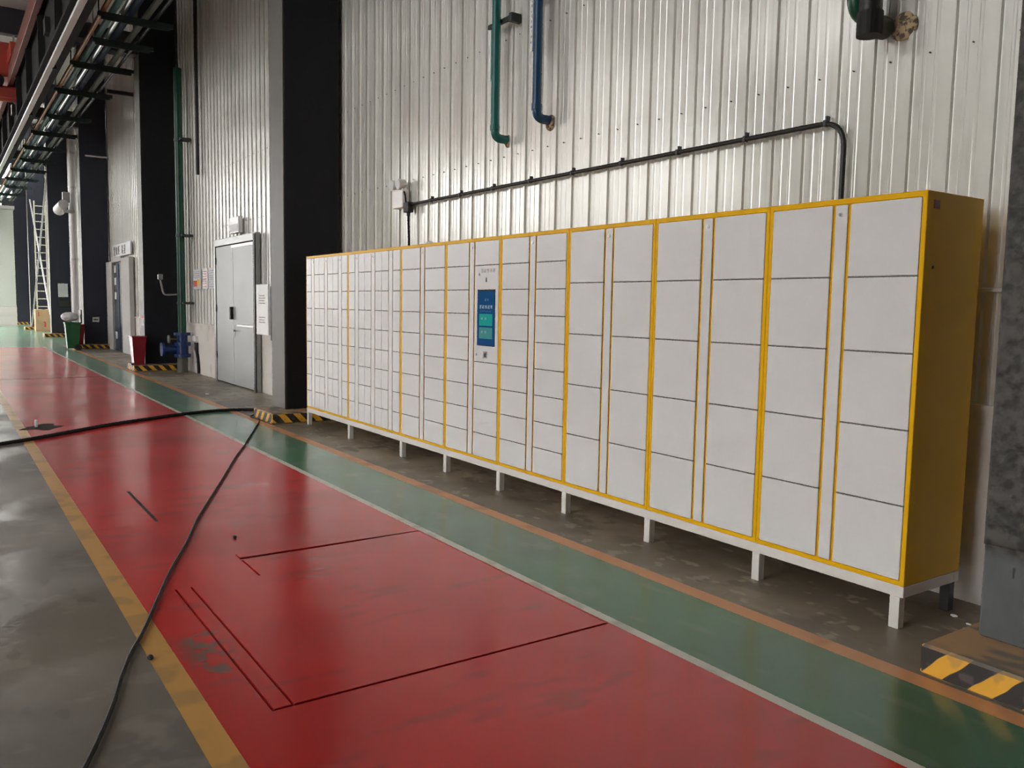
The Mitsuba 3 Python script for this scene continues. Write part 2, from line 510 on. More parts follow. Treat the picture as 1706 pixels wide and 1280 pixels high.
ceil = 'ceiling'
USED.add(ceil)
tag(ceil, 'pale metal roof with dark rafters and unseen openings added for daylight', kind='structure')
sky_holes = [sbox(b+.3 if i else -7.2, -13.5, min(a-.3, -1.6), -6.5 if i == 0 else -11.5) for i, ((a, _), (_, b)) in enumerate(zip(COLS, COLS[1:]))] + [sbox(-59, -5.2, -48.3, 1.4), sbox(-47.2, -5.2, -39.2, 3.3)]  # roof openings out of view, added and sized to brighten floor and walls
part(ceil, 'roof_deck', extr(sbox(X_END, Y_FAR, 6, 4.8).difference(unary_union(sky_holes)), 'xy', Z_ROOF, Z_ROOF+.15), 'm_ceiling')

for i, (a, b) in enumerate(COLS):
    c = (a+b)/2
    part(ceil, 'rafter', box(c-.15, c+.15, Y_FAR, 4.5, 9.25, 9.99), 'm_rafter', label='dark steel roof rafter')
    if i < 6:
        part(ceil, 'purlin', cat(*[box(COLS[i+1][1], a, yy-.05, yy+.05, 9.72, 9.98) for yy in (-6, -3, 0, 2.6)]), 'm_girder')

# ---------------------------------------------------------------- columns and plinths
col_words = ['rough grey painted column at the right edge beside the lockers', 'tall black steel column at the left end of the lockers',
             'black steel column behind the green pipe, left of the grey door', 'dark column beside the white downpipe',
             'dark column behind the green bin, tinted for haze', 'slim dark column beyond the cardboard box', 'far dark column at the end of the hall']
pl_words = ['hazard striped concrete plinth at the right edge, sandy top', 'striped plinth with cables lying over it at the left end of the lockers',
            'black and yellow striped plinth under the red box near the blue valve', 'striped plinth under the further red box',
            'low dark plinth between the cardboard box and the green bin', 'plinth of the slim column beyond the cardboard box', 'plinth of the last column']
for i, (a, b) in enumerate(COLS):
    k = thing('building_column', col_words[i], 'column')
    part(k, 'shaft', box(a, b, 3.75, 4.50, .13, 9.24, .012), 'm_near_column' if i == 0 else 'm_column' if i < 3 else 'm_column_haze')
    if i == 0:
        # lumpy render coat on the face towards the walkway
        gx, gz = np.meshgrid(np.linspace(a, b, 56), np.linspace(.55, 3.7, 330), indexing='ij')
        q = np.stack([gx, gx*0+3.75, gz], -1)
        h = .010*meshkit.fbm(q*np.array([26, 1, 26]), 3, 4)+.006*np.clip(meshkit.noise(q*np.array([9, 1, 9]), 8)-.55, 0, 1)
        edge = (np.minimum(gx-a, b-gx) < .001) | (np.minimum(gz-.55, 3.7-gz) < .001)
        v_ = np.stack([gx, np.where(edge, 3.7502, 3.747-h), gz], -1).reshape(-1, 3)
        ii, jj = np.meshgrid(np.arange(55), np.arange(329), indexing='ij')
        o_ = (ii*330+jj).ravel()
        f_ = np.vstack([np.stack([o_, o_+330, o_+331], 1), np.stack([o_, o_+331, o_+1], 1)])
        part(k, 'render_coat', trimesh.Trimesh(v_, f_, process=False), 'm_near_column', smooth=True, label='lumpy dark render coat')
    if i:
        part(k, 'front_plate', box(a-.002, b+.002, 3.735, 3.7495, .14, 9.2, .003), 'm_column_front', label='lighter grey front face')  # front face in a lighter grey than the shaft
        part(k, 'crane_corbel', cat(box(a+.08, b-.08, 2.0, 3.75, 6.95, 7.25), box(a+.08, b-.08, 3.2, 3.75, 6.8, 6.95)), 'm_dark_steel')
    solo('column_plinth', box(a-.085 if i == 0 else a+.12, b+.36, 3.44, 4.50, 0, .137, .012), 'm_hazard', pl_words[i], 'plinth')

# ---------------------------------------------------------------- parcel lockers
YF, YB = 3.834, 4.348
ZT, ZY, ZR = 2.127, .217, .1616
X0, WU, WC = -2.190, .9007, 1.3165
edges = [X0-i*WU for i in range(7)]
edges += [edges[6]-WC, edges[6]-2*WC]
base = thing('locker_base', 'white steel base frame with short legs carrying the row of yellow lockers', 'base frame')
part(base, 'rail', box(edges[-1], edges[0], YF, YF+.05, ZR, ZY, .003), 'm_white_frame')
part(base, 'rail', box(edges[-1], edges[0], YB-.05, YB, ZR, ZY, .003), 'm_white_frame')
part(base, 'end_rail', box(edges[0]-.05, edges[0], YF+.051, YB-.051, ZR, ZY, .003), 'm_white_frame')
part(base, 'end_rail', box(edges[-1], edges[-1]+.05, YF+.051, YB-.051, ZR, ZY, .003), 'm_white_frame')
leg_f = mikit.ply(box(-.026, .026, YF+.001, YF+.05, 0, ZR, .002), 'm_white_frame')
leg_b_shaded = mikit.ply(box(-.026, .026, YB-.05, YB-.001, 0, ZR, .002), 'm_dark_steel')  # rear legs dark: shade under the lockers put into the colour
for i, e in enumerate(edges):
    xx = e-.044 if i == 0 else (e+.03 if i == 8 else e+.005)
    part(base, 'leg', leg_f, None, at=(xx, 0, 0))
    part(base, 'leg', leg_b_shaded, None, at=(xx, 0, 0))

BS, BT, BB, REC = .023, .028, .025, .0075
zlo, zhi = ZY+BB, ZT-BT
door_cache = {}


def plate(w, h, mat='m_white_door'):
    key = (round(w, 4), round(h, 4), mat)
    if key not in door_cache:
        door_cache[key] = mikit.ply(box(-w/2, w/2, YF-.0035, YF+.0045, -h/2, h/2, .0022), mat)
    return door_cache[key]


lock_shape = mikit.ply(cat(cyl((0, YF-.003, 0), (0, YF-.012, 0), .0105, 18), cyl((0, YF-.012, 0), (0, YF-.0125, 0), .007, 14)), 'm_chrome', smooth=30)
slot_shape = mikit.ply(box(-.0012, .0012, YF-.0132, YF-.0124, -.005, .005), 'm_black')


def body(w):
    b = box(-w+.0006, -.0006, YF, YB, ZY+.001, ZT, .003)
    return diff(b, box(-w+BS, -BS, YF-.05, YF+REC, zlo, zhi))


def lock(k, xx):
    l = part(k, 'lock', lock_shape, None, at=(xx, 0, 2.046), label='small round chrome lock')
    part(l, 'keyhole', slot_shape, None, at=(xx, 0, 2.046))


GV, GH = .015, .0075
shade_cache = {}


def gap_shade(w):
    q = round(w, 4)
    if q not in shade_cache:
        shade_cache[q] = mikit.ply(box(-w/2, w/2, YF+.001, YF+REC-.0003, -.0034, .0034), 'm_gap_shade')  # dark strip laid in the door gap to stand for its shade
    return shade_cache[q]


cab_words = {
    0: 'parcel locker with ten large white doors at the right end, yellow side panel showing',
    1: 'parcel locker with ten large white doors, second cabinet from the right end',
    2: 'parcel locker with ten large white doors, third cabinet from the right end',
    3: 'parcel locker with eighteen medium doors, right of the touch screen cabinet',
    4: 'parcel locker with a blue touch screen in its right hand column',
    5: 'parcel locker with eighteen medium doors, left of the touch screen cabinet',
    6: 'wide locker of many tiny doors, second cabinet from the left end',
    7: 'wide locker of many tiny doors at the left end beside the black column'}
for u in range(8):
    k = thing('parcel_locker', cab_words[u], 'locker', 'parcel lockers in one row along the wall')
    xr = edges[u]
    w = WU if u < 6 else WC
    part(k, 'body', body(w), 'm_yellow', label='yellow steel carcass', at=(xr, 0, 0))
    rows = 5 if u < 3 else 9
    hz = (zhi-zlo)/rows
    inner = w-2*BS
    ncol = 1 if u < 6 else 3
    sw = .070 if u < 6 else .082
    gv = GV if u < 6 else .010
    cw = inner/ncol
    for c in range(ncol):
        xc = xr-BS-cw*c
        dw = (cw-sw-2*gv)/2
        part(k, 'lock_strip', plate(sw, zhi-zlo-.008), None, at=(xc-cw/2, 0, (zlo+zhi)/2))
        lock(k, xc-cw/2)
        for side, xm in ((0, xc-dw/2), (1, xc-cw+dw/2)):
            for r in range(rows):
                z1 = zhi-r*hz
                if u == 4 and side == 0 and 1 <= r <= 4:
                    if r > 1:
                        continue
                    part(k, 'gap_shade', gap_shade(dw-.004), None, at=(xm, 0, z1))
                    pk = part(k, 'control_panel', plate(dw-.006, 4*hz-GH), None, at=(xm, 0, z1-2*hz), label='white control panel with touch screen')
                    continue
                part(k, 'door', plate(dw-.006, hz-GH), None, at=(xm, 0, z1-hz/2))
                if r:
                    part(k, 'gap_shade', gap_shade(dw-.004), None, at=(xm, 0, z1))
    if u == 0:
        part(k, 'maker_plate', box(xr-.0005, xr+.002, YF+.055, YF+.105, 2.045, 2.085), 'm_red_dark', label='small dark red plate')
        part(k, 'cable_hole', cyl((xr-.0005, YF+.08, 1.77), (xr+.001, YF+.08, 1.77), .008, 14), 'm_black')
PKEY = [q for q in scene if q.endswith('__control_panel')][0]
LK = PKEY.split('__')[0]
sy = YF-.007
SX0, SX1, SZ0, SZ1 = -6.140, -5.864, 1.209, 1.688
scene_screen = part(LK, 'touch_screen', box(SX0, SX1, sy, YF+.002, SZ0, SZ1, .001), 'm_screen_glass', label='portrait touch screen, lit blue')
SCR = .0026


def lit(name, m, col, power):
    kk = key_for(f'{scene_screen}__{name}')
    em = glow('m_glow_'+kk.replace('__', '_'), col, power)
    s = mikit.ply(m, 'm_glow_'+kk.replace('__', '_'))
    s['emitter'] = em
    scene[kk] = s
    return kk


def srect(x0, x1, z0, z1, d):
    return box(SX0+x0*(SX1-SX0), SX0+x1*(SX1-SX0), sy-d, sy-d+.0008, SZ1-z1*(SZ1-SZ0), SZ1-z0*(SZ1-SZ0))


lit('display', srect(.04, .985, .03, .985, .0010), (.02, .095, .25), SCR*6)
lit('button', srect(.13, .88, .43, .64, .0020), (.03, .42, .36), SCR*6)
lit('button', srect(.13, .88, .67, .87, .0020), (.09, .34, .34), SCR*6)


def glyph(cx, cz, s, strokes, y0, y1, t):
    ms = []
    for (a, b, c, d) in strokes:
        p = np.array([cx+(a-.5)*s, cz+(b-.5)*s]); q = np.array([cx+(c-.5)*s, cz+(d-.5)*s])
        v = (q-p); L = np.linalg.norm(v); nrm = np.array([-v[1], v[0]])/L*t/2
        pts = []
        for yy in (y0, y1):
            for w_ in (p+nrm, p-nrm, q+nrm, q-nrm):
                pts.append((w_[0], yy, w_[1]))
        ms.append(trimesh.convex.convex_hull(np.array(pts)))
    return ms


# stroke lists for blurred Chinese lettering
G = [[(.1, .9, .4, .9), (.25, .98, .25, .6), (.05, .72, .45, .72), (.55, .9, .9, .9), (.55, .9, .55, .6), (.9, .9, .9, .6), (.55, .6, .9, .6), (.2, .45, .8, .45), (.2, .45, .2, .02), (.8, .45, .8, .02), (.2, .23, .8, .23), (.2, .02, .8, .02)],
     [(.1, .95, .3, .75), (.3, .75, .1, .7), (.1, .55, .42, .55), (.1, .55, .1, .02), (.42, .55, .42, .02), (.1, .36, .42, .36), (.1, .2, .42, .2), (.6, .95, .6, .6), (.6, .75, .9, .85), (.6, .6, .92, .6), (.6, .45, .6, .05), (.6, .22, .9, .34), (.6, .05, .92, .05)],
     [(.2, .95, .2, .02), (.05, .7, .08, .5), (.32, .75, .36, .6), (.4, .75, .9, .75), (.65, .95, .65, .4), (.85, .75, .85, .45), (.38, .45, .95, .45), (.64, .42, .4, .03), (.64, .42, .95, .03)],
     [(.08, .9, .2, .78), (.05, .55, .22, .55), (.22, .55, .16, .2), (.04, .05, .3, .14), (.3, .1, .95, .03), (.4, .85, .9, .85), (.85, .85, .85, .65), (.4, .65, .88, .65), (.4, .65, .4, .45), (.4, .45, .92, .45), (.64, .98, .64, .2), (.62, .4, .42, .22), (.92, .45, .88, .28)],
     [(.04, .7, .44, .7), (.24, .97, .24, .02), (.24, .6, .05, .3), (.26, .6, .42, .4), (.55, .9, .95, .9), (.55, .9, .55, .05), (.55, .05, .97, .05), (.55, .64, .9, .64), (.55, .34, .9, .34), (.9, .64, .9, .34)]]
ts = []
for i in range(5):
    ts += glyph(-6.072+i*.046, 1.847, .036, G[i], YF-.0047, YF-.003, .0042)
part(LK, 'lettering', cat(*ts), 'm_ink_soft', label='small grey lettering above the screen')
part(LK, 'camera_window', box(-6.016, -5.996, YF-.005, YF-.002, 1.752, 1.79, .001), 'm_black', label='small black camera window')
part(LK, 'button', cyl((-6.118, YF-.003, 1.815), (-6.118, YF-.008, 1.815), .011, 16), 'm_grey_metal', smooth=30)
part(LK, 'button', cyl((-6.148, YF-.003, 1.130), (-6.148, YF-.008, 1.130), .011, 16), 'm_grey_metal', smooth=30)
sk = part(LK, 'scanner', diff(box(-6.035, -5.978, YF-.010, YF-.003, 1.105, 1.162, .002), box(-6.014, -5.984, YF-.02, YF-.005, 1.115, 1.150)), 'm_grey_metal', label='grey code scanner with a dark window')
part(sk, 'window', box(-6.013, -5.985, YF-.007, YF-.004, 1.116, 1.149), 'm_black')
ts, tl = [], []
for i in range(5):
    ts += glyph(SX0+(.2+i*.155)*(SX1-SX0), SZ1-.305*(SZ1-SZ0), .032, G[i], sy-.0022, sy-.0014, .004)
for i in range(8):
    tl += glyph(SX0+(.2+i*.08)*(SX1-SX0), SZ1-.385*(SZ1-SZ0), .012, G[(i+2) % 5][:6], sy-.0022, sy-.0014, .0016)
for i in range(2):
    tl += glyph(SX0+(.48+i*.13)*(SX1-SX0), SZ1-.18*(SZ1-SZ0), .022, G[i+1], sy-.0022, sy-.0014, .0026)
for zz, cc in ((.51, 1), (.75, 3)):
    for i in range(2):
        ts += glyph(SX0+(.3+i*.2)*(SX1-SX0), SZ1-zz*(SZ1-SZ0), .022, G[(i+cc) % 5], sy-.0032, sy-.0024, .0028)
lit('title_text', cat(*ts), (.65, .78, .85), SCR*3.4)
lit('small_text', cat(*tl), (.30, .45, .62), SCR*3.4)

solo('paper_scrap', trimesh.creation.icosphere(2, .035).apply_transform(np.diag([1.5, 1, .6, 1])).apply_translation((-7.25, 3.96, ZT+.02)), 'm_bag_white',
     'small white crumpled scrap on top of the left end lockers', 'scrap', smooth=True)

# ---------------------------------------------------------------- services on the near wall
el = thing('emergency_light', 'white twin head emergency light on the cladding above the lockers', 'emergency light')
part(el, 'housing', box(-9.04, -8.78, 4.44, 4.525, 2.66, 2.87, .008), 'm_white_plastic')
for xx in (-8.99, -8.83):
    hd = part(el, 'lamp_head', cat(cyl((xx, 4.50, 2.94), (xx, 4.40, 2.925), .045, 20, .06), cyl((xx, 4.49, 2.87), (xx, 4.49, 2.92), .015, 10)), 'm_white_plastic', smooth=35)
    part(hd, 'lens', cyl((xx, 4.404, 2.926), (xx, 4.398, 2.925), .05, 20), 'm_chrome')
YC = 4.498
solo('conduit', tube(rounded([(-8.655, YC, 2.69), (-3.11, YC, 2.69), (-3.11, YC, 2.02)], .17, 12), .016), 'm_black',
     'thin dark conduit running level over the lockers and bending down at its right end', 'conduit', smooth=True)
CL = ['first', 'second', 'third', 'fourth', 'fifth', 'sixth', 'seventh', 'eighth', 'ninth']
for i in range(9):
    xx = -8.2+i*.62
    solo('conduit_clip', cat(box(xx-.012, xx+.012, YC-.019, YC+.019, 2.671, 2.709, .003), box(xx-.006, xx+.006, YC, 4.53, 2.71, 2.735)), 'm_dark_steel',
         f'small dark clip on the level conduit above the lockers, {CL[i]} from the left', 'clip', 'clips along the level conduit')
jb = thing('junction_box', 'small black junction box under the emergency light', 'junction box')
part(jb, 'box', box(-8.775, -8.66, 4.45, 4.525, 2.60, 2.715, .006), 'm_black')
part(jb, 'gland', cyl((-8.715, 4.485, 2.56), (-8.715, 4.485, 2.60), .02, 14), 'm_black')
solo('drop_cable', tube(spline([(-8.715, 4.485, 2.565), (-8.717, 4.495, 2.3), (-8.712, 4.49, 2.05), (-8.71, 4.49, 1.9)]), .013), 'm_black_rubber',
     'black cable dropping from the junction box behind the lockers', 'cable', smooth=50)
solo('feed_cable', tube(spline([(-8.745, 4.47, 2.716), (-8.74, 4.455, 2.79), (-8.775, 4.46, 2.84)]), .01), 'm_black_rubber', 'short black cable between junction box and emergency light', 'cable', smooth=50)


def drop_pipe(name, label, x, zb, r, mat, y=4.43, reach=4.56):
    k = thing(name, label, 'pipe')
    part(k, 'riser', tube(rounded([(x, y, 9.3), (x, y, zb), (x, reach, zb)], .11, 10), r, 20), mat, smooth=50)
    return k


k = drop_pipe('wall_pipe', 'teal green drop pipe on the cladding, left one of the pair', -6.79, 3.13, .040, 'm_teal', y=4.40)
part(k, 'bracket', cat(box(-7.0, -6.62, 4.44, 4.47, 4.18, 4.22), box(-6.64, -6.60, 4.44, 4.55, 4.16, 4.24)), 'm_bracket', label='dark green pipe bracket')
part(k, 'elbow_collar', cyl((-6.79, 4.40, 3.20), (-6.79, 4.40, 3.25), .046, 20), 'm_teal')
part(k, 'sealant', trimesh.creation.icosphere(2, .06).apply_transform(np.diag([1, .35, 1, 1])).apply_translation((-6.79, 4.555, 3.12)), 'm_sealant', smooth=True)
part(k, 'label_strip', box(-6.842, -6.815, 4.358, 4.372, 3.66, 4.12), 'm_paper', label='flaking white label strip')
k = drop_pipe('wall_pipe', 'blue drop pipe on the cladding, right one of the pair', -6.12, 3.20, .040, 'm_blue_pipe', y=4.40)
part(k, 'bracket', cat(box(-6.3, -5.92, 4.44, 4.47, 4.26, 4.30), box(-5.96, -5.92, 4.44, 4.55, 4.24, 4.32)), 'm_bracket', label='dark pipe bracket')
part(k, 'elbow_collar', cyl((-6.12, 4.40, 3.27), (-6.12, 4.40, 3.32), .046, 20), 'm_blue_pipe')
part(k, 'sealant', trimesh.creation.icosphere(2, .07).apply_transform(np.diag([1, .35, 1, 1])).apply_translation((-6.12, 4.555, 3.18)), 'm_sealant', smooth=True)
ls = part(k, 'label_strip', box(-6.175, -6.146, 4.358, 4.372, 3.77, 4.8), 'm_paper', label='white label strip with worn dark marks')
dm = [box(-6.17+.004*(i % 3), -6.158+.005*(i % 2), 4.3565, 4.3585, 3.84+i*.043, 3.855+i*.043+.006*(i % 3)) for i in range(14)]
part(ls, 'worn_marks', cat(*dm), 'm_ink')
k = drop_pipe('wall_pipe', 'green drop pipe at the top right above the lockers', -2.99, 3.24, .045, 'm_green_pipe', y=4.36)
k = drop_pipe('wall_pipe', 'thick black drop pipe at the top right in front of the green one', -2.89, 3.16, .062, 'm_black', y=4.36, reach=4.5)
part(k, 'end_cap', cyl((-2.89, 4.36, 3.09), (-2.89, 4.36, 3.22), .07, 20), 'm_black_rubber')
part(k, 'sealant', trimesh.creation.icosphere(2, .08).apply_transform(np.diag([1, .35, 1, 1])).apply_translation((-2.80, 4.55, 3.16)), 'm_sealant', smooth=True)

# ---------------------------------------------------------------- bay with the grey double door
YD = 4.50
d = 'door_1'
USED.add(d)
tag(d, 'grey steel double door left of the black column', kind='structure')
dx0, dx1, dz = -16.82, -14.20, 2.72
part(d, 'frame', cat(box(dx0, dx0+.11, 4.44, YD+.02, 0, dz, .006), box(dx1-.11, dx1, 4.44, YD+.02, 0, dz, .006), box(dx0+.11, dx1-.11, 4.44, YD+.02, dz-.13, dz, .006)), 'm_door_frame')
xm = -15.57
for a, b in ((dx0+.115, xm-.004), (xm+.004, dx1-.115)):
    lf = part(d, 'leaf', box(a, b, 4.455, 4.505, .02, dz-.14, .006), 'm_door_grey')
    for zz in (.45, 1.35, 2.25):
        hx = a+.012 if a < -16 else b-.012
        part(lf, 'hinge', cyl((hx, 4.45, zz), (hx, 4.45, zz+.13), .016, 10), 'm_dark_steel', smooth=30)
part(d, 'dark_jamb', box(dx1-.085, dx1-.0, 4.42, 4.445, .0, dz-.02, .003), 'm_black', label='black gasket strip along the right jamb')
part(d, 'lever_handle', cat(cyl((xm+.06, 4.455, 1.02), (xm+.06, 4.40, 1.02), .014, 12), box(xm+.05, xm+.20, 4.392, 4.412, 1.005, 1.035, .004), box(xm+.035, xm+.085, 4.449, 4.456, .88, 1.12, .003)), 'm_grey_metal')
part(d, 'panic_bar', box(dx1-1.1, dx1-.15, 4.43, 4.452, 1.10, 1.14, .004), 'm_galv')
part(d, 'lock_case', box(xm-.10, xm-.02, 4.40, 4.456, 1.22, 1.45, .008), 'm_black', label='black lock case')
part(d, 'header_plate', box(xm-.1, dx1-.14, 4.448, 4.456, dz-.2, dz-.15), 'm_galv')
es = thing('exit_lamp_box', 'white box sign above the grey double door', 'sign')
part(es, 'case', box(-15.68, -15.13, 4.43, 4.51, 2.77, 3.06, .008), 'm_white_plastic')
part(es, 'face', box(-15.65, -15.16, 4.426, 4.431, 2.80, 2.93), 'm_pale_grey')
nb_words = ['white safety notice with red and yellow squares, leftmost of three by the door', 'narrow cream notice between two wider ones by the grey door', 'pale blue grey notice next to the grey door frame']
for i, (a, b, mm) in enumerate(((-18.62, -18.02, 'm_pale_grey'), (-17.87, -17.48, 'm_paper'), (-17.40, -16.86, 'm_pale_grey'))):
    k = thing('wall_notice', nb_words[i], 'notice')
    part(k, 'board', box(a, b, 4.49, 4.515, 1.79, 2.21, .003), mm)
    w_ = b-a
    if i == 0:
        part(k, 'red_print', box(a+.08*w_, a+.5*w_, 4.487, 4.4905, 1.85, 1.97), 'm_ink_red')
        part(k, 'yellow_print', box(a+.55*w_, a+.92*w_, 4.487, 4.4905, 1.86, 1.99), 'm_ink_yellow')
        part(k, 'text_lines', cat(*[box(a+.1*w_, a+.9*w_, 4.4875, 4.4905, 2.03+.04*j, 2.045+.04*j) for j in range(4)]), 'm_ink_soft')
    elif i == 1:
        part(k, 'text_lines', cat(*[box(a+.12*w_, a+.88*w_, 4.4875, 4.4905, 1.84+.05*j, 1.852+.05*j) for j in range(7)]), 'm_ink_red')
    else:
        part(k, 'text_lines', cat(*[box(a+.1*w_, a+(.9-.1*(j % 3))*w_, 4.4875, 4.4905, 1.83+.045*j, 1.842+.045*j) for j in range(8)]), 'm_ink_blue')
bd = thing('notice_board', 'bright white notice board on a post between grey door and black column', 'notice board')
part(bd, 'panel', box(-13.36, -12.78, 4.18, 4.215, 1.035, 1.825, .004), 'm_paper')
part(bd, 'post', box(-12.74, -12.69, 4.20, 4.235, .96, 1.79, .003), 'm_dark_steel')
part(bd, 'strut', cat(cyl((-12.9, 4.2, 1.7), (-12.9, 4.53, 1.7), .012, 8), cyl((-12.9, 4.2, 1.2), (-12.9, 4.53, 1.2), .012, 8)), 'm_dark_steel')
for zs in ((1.52, 1.56, 1.60, 1.64), (1.22, 1.26, 1.30)):
    for j, zz in enumerate(zs):
        part(bd, 'text_line', box(-13.22, -12.92-.03*(j % 2), 4.177, 4.181, zz, zz+.018), 'm_ink_soft')
ab = thing('alarm_box', 'dark red alarm box behind the white notice board', 'alarm box')
part(ab, 'case', box(-13.24, -13.02, 4.38, 4.53, 1.63, 1.86, .008), 'm_red_dark')
part(ab, 'tray', box(-13.3, -13.0, 4.38, 4.53, 1.555, 1.605, .004), 'm_white_plastic')
sb = thing('switch_box', 'small white switch box low on the plastered wall beside the valve', 'switch box')
part(sb, 'case', box(-18.78, -18.5, 4.48, 4.545, .68, .80, .008), 'm_white_plastic')
part(sb, 'plug', cyl((-18.5, 4.50, .50), (-18.5, 4.50, .66), .04, 14), 'm_black')
part(sb, 'cord', tube(spline([(-18.5, 4.50, .52), (-18.42, 4.51, .3), (-18.34, 4.5, .02)]), .03), 'm_black_rubber', smooth=50)
gp = thing('riser_pipe', 'tall green riser pipe with blue valve in front of the black column', 'pipe')
GX, GY = -18.95, 4.32
part(gp, 'riser', cyl((GX, GY, .85), (GX, GY, 6.4), .085, 20), 'm_green_pipe', smooth=40)
part(gp, 'clamp', cat(*[cat(box(GX, GX+.25, GY-.02, GY+.2, zz, zz+.05), cyl((GX, GY, zz), (GX, GY, zz+.05), .1, 16)) for zz in (2.9, 1.47, 4.9)]), 'm_dark_steel')
vv = part(gp, 'valve', cat(cyl((GX, GY, .33), (GX, GY, .40), .17, 20), cyl((GX, GY, .40), (GX, GY, .58), .12, 20), cyl((GX, GY, .58), (GX, GY, .65), .17, 20), cyl((GX, GY, .65), (GX, GY, .80), .11, 20), cyl((GX, GY, .80), (GX, GY, .86), .17, 20)), 'm_valve_blue', smooth=35, label='blue flanged valve')
part(vv, 'branch', cat(cyl((GX-.1, GY-.05, .50), (GX-.1, GY-.36, .50), .09, 18), cyl((GX-.1, GY-.36, .50), (GX-.1, GY-.41, .50), .15, 18)), 'm_valve_blue', smooth=35)
part(vv, 'handwheel', cat(cyl((GX, GY-.1, .72), (GX, GY-.26, .72), .02, 8), cyl((GX, GY-.26, .72), (GX, GY-.29, .72), .09, 18)), 'm_olive', smooth=35)
part(gp, 'stub', cyl((GX, GY, 0), (GX, GY, .33), .11, 18), 'm_olive', smooth=40, label='dull olive pipe stub at the floor')
part(gp, 'tap', tube(rounded([(GX, GY-.02, 1.68), (GX, GY-.36, 1.66), (GX, GY-.42, 1.98)], .07), .02), 'm_grey_metal', smooth=50)
part(gp, 'tap_head', box(GX-.03, GX+.03, GY-.47, GY-.37, 1.98, 2.10, .01), 'm_grey_metal')
solo('black_conduit', cyl((-17.9, 4.44, 4.10), (-17.9, 4.44, 9.3), .035, 14), 'm_black', 'black vertical conduit ending half way up the cladding left of the grey door', 'conduit', smooth=40)

# ---------------------------------------------------------------- further bays
d = 'door_2'
USED.add(d)
tag(d, 'open dark doorway with white frame beyond the black column', kind='structure')
part(d, 'frame', cat(box(-29.2, -28.2, 4.40, 4.52, 0, 2.70, .006), box(-26.6, -25.35, 4.40, 4.52, 0, 2.74, .006), box(-28.2, -26.6, 4.40, 4.52, 2.66, 2.80, .006)), 'm_plain_white')
lf = part(d, 'leaf', box(-28.17, -26.62, 4.46, 4.51, .01, 2.65, .005), 'm_door_dark')
part(lf, 'glazing_bar', box(-27.45, -27.25, 4.445, 4.462, .05, 2.6), 'm_navy_pipe')
part(lf, 'sticker', cat(*[box(-28.05, -27.75, 4.45, 4.462, zz, zz+.22) for zz in (.35, 1.55, 1.98, 2.35)]), 'm_pale_grey')
ns = thing('door_sign', 'pale sign with dark lettering above the open dark doorway', 'sign')
part(ns, 'plate', box(-28.3, -25.4, 4.46, 4.50, 2.82, 3.18, .004), 'm_pale_grey')
ts = []
for i in range(5):
    ts += glyph(-27.95+i*.36+(.25 if i > 2 else 0), 3.0, .26, G[(i*2) % 5], 4.455, 4.462, .035)
part(ns, 'lettering', cat(*ts), 'm_ink')


def red_bin(label, x, y, w, h, z):
    k = thing('fire_box', label, 'fire box', 'tapered red fire boxes on column plinths')
    b, t = w*.36, w*.5
    pts = [(x+sx*q, y+syy*q*.8, zz) for sx in (-1, 1) for syy in (-1, 1) for q, zz in ((b, z), (t, z+h))]
    part(k, 'body', trimesh.convex.convex_hull(np.array(pts)), 'm_red_box')
    part(k, 'lid', box(x-t-.015, x+t+.015, y-t*.8-.015, y+t*.8+.015, z+h, z+h+.025, .006), 'm_red_box')
    part(k, 'foot', box(x-b, x+b, y-b*.8-.06, y-b*.8, z, z+.03), 'm_black')


red_bin('tapered red fire box on the striped plinth left of the green pipe', -19.75, 3.57, .36, .60, .137)
red_bin('smaller looking red fire box on the further plinth beside the green bin', -29.12, 3.57, .36, .60, .137)
nt = thing('column_plate', 'small white plate on the edge of the column beside the nearer fire box', 'plate')
part(nt, 'plate', box(-20.2, -19.95, 3.735, 3.749, .98, 1.15, .002), 'm_paper')
part(nt, 'red_band', box(-20.2, -19.95, 3.733, 3.749, 1.152, 1.2, .002), 'm_ink_red')
wb_ = thing('wheelie_bin', 'green wheelie bin with a white bag and open lid', 'bin')
bx, by = -28.35, 3.30
pts = [(bx+sx*q, by+s2*q, zz) for sx in (-1, 1) for s2 in (-1, 1) for q, zz in ((.15, .06), (.20, .80))]
part(wb_, 'body', trimesh.convex.convex_hull(np.array(pts)), 'm_bin_green')
part(wb_, 'rim', box(bx-.215, bx+.215, by-.215, by+.215, .79, .84, .01), 'm_bin_green')
part(wb_, 'lid', box(bx-.21, bx+.21, by+.216, by+.25, .80, 1.22, .01), 'm_black')
for sx in (-1, 1):
    part(wb_, 'wheel', cyl((bx+sx*.155, by+.13, .09), (bx+sx*.21, by+.13, .09), .09, 18), 'm_black')
rs = np.random.RandomState(3)
bag = trimesh.creation.icosphere(3, 1.0)
v = bag.vertices*np.array([.24, .24, .14])
v *= (1+.35*(meshkit.fbm(bag.vertices*3, 3, 2)-.5))[:, None]
solo('plastic_bag', trimesh.Trimesh(v+np.array([bx-.06, by-.05, 1.0]), bag.faces), 'm_bag_white', 'white plastic bag bulging out of the green wheelie bin', 'bag', smooth=True)
cb = thing('cardboard_box', 'tall tan cardboard carton standing beyond the dark column', 'box')
part(cb, 'carton', box(-45.7, -44.9, 3.72, 4.38, 0, 1.02, .01), 'm_cardboard')
part(cb, 'tape', box(-45.7, -44.9, 4.0, 4.1, 1.018, 1.024), 'm_olive')
part(cb, 'printed_mark', box(-44.9, -44.896, 4.06, 4.14, .2, .45), 'm_ink_red')
part(cb, 'printed_mark', box(-44.9, -44.896, 3.82, 3.87, .7, .9), 'm_ink_red')
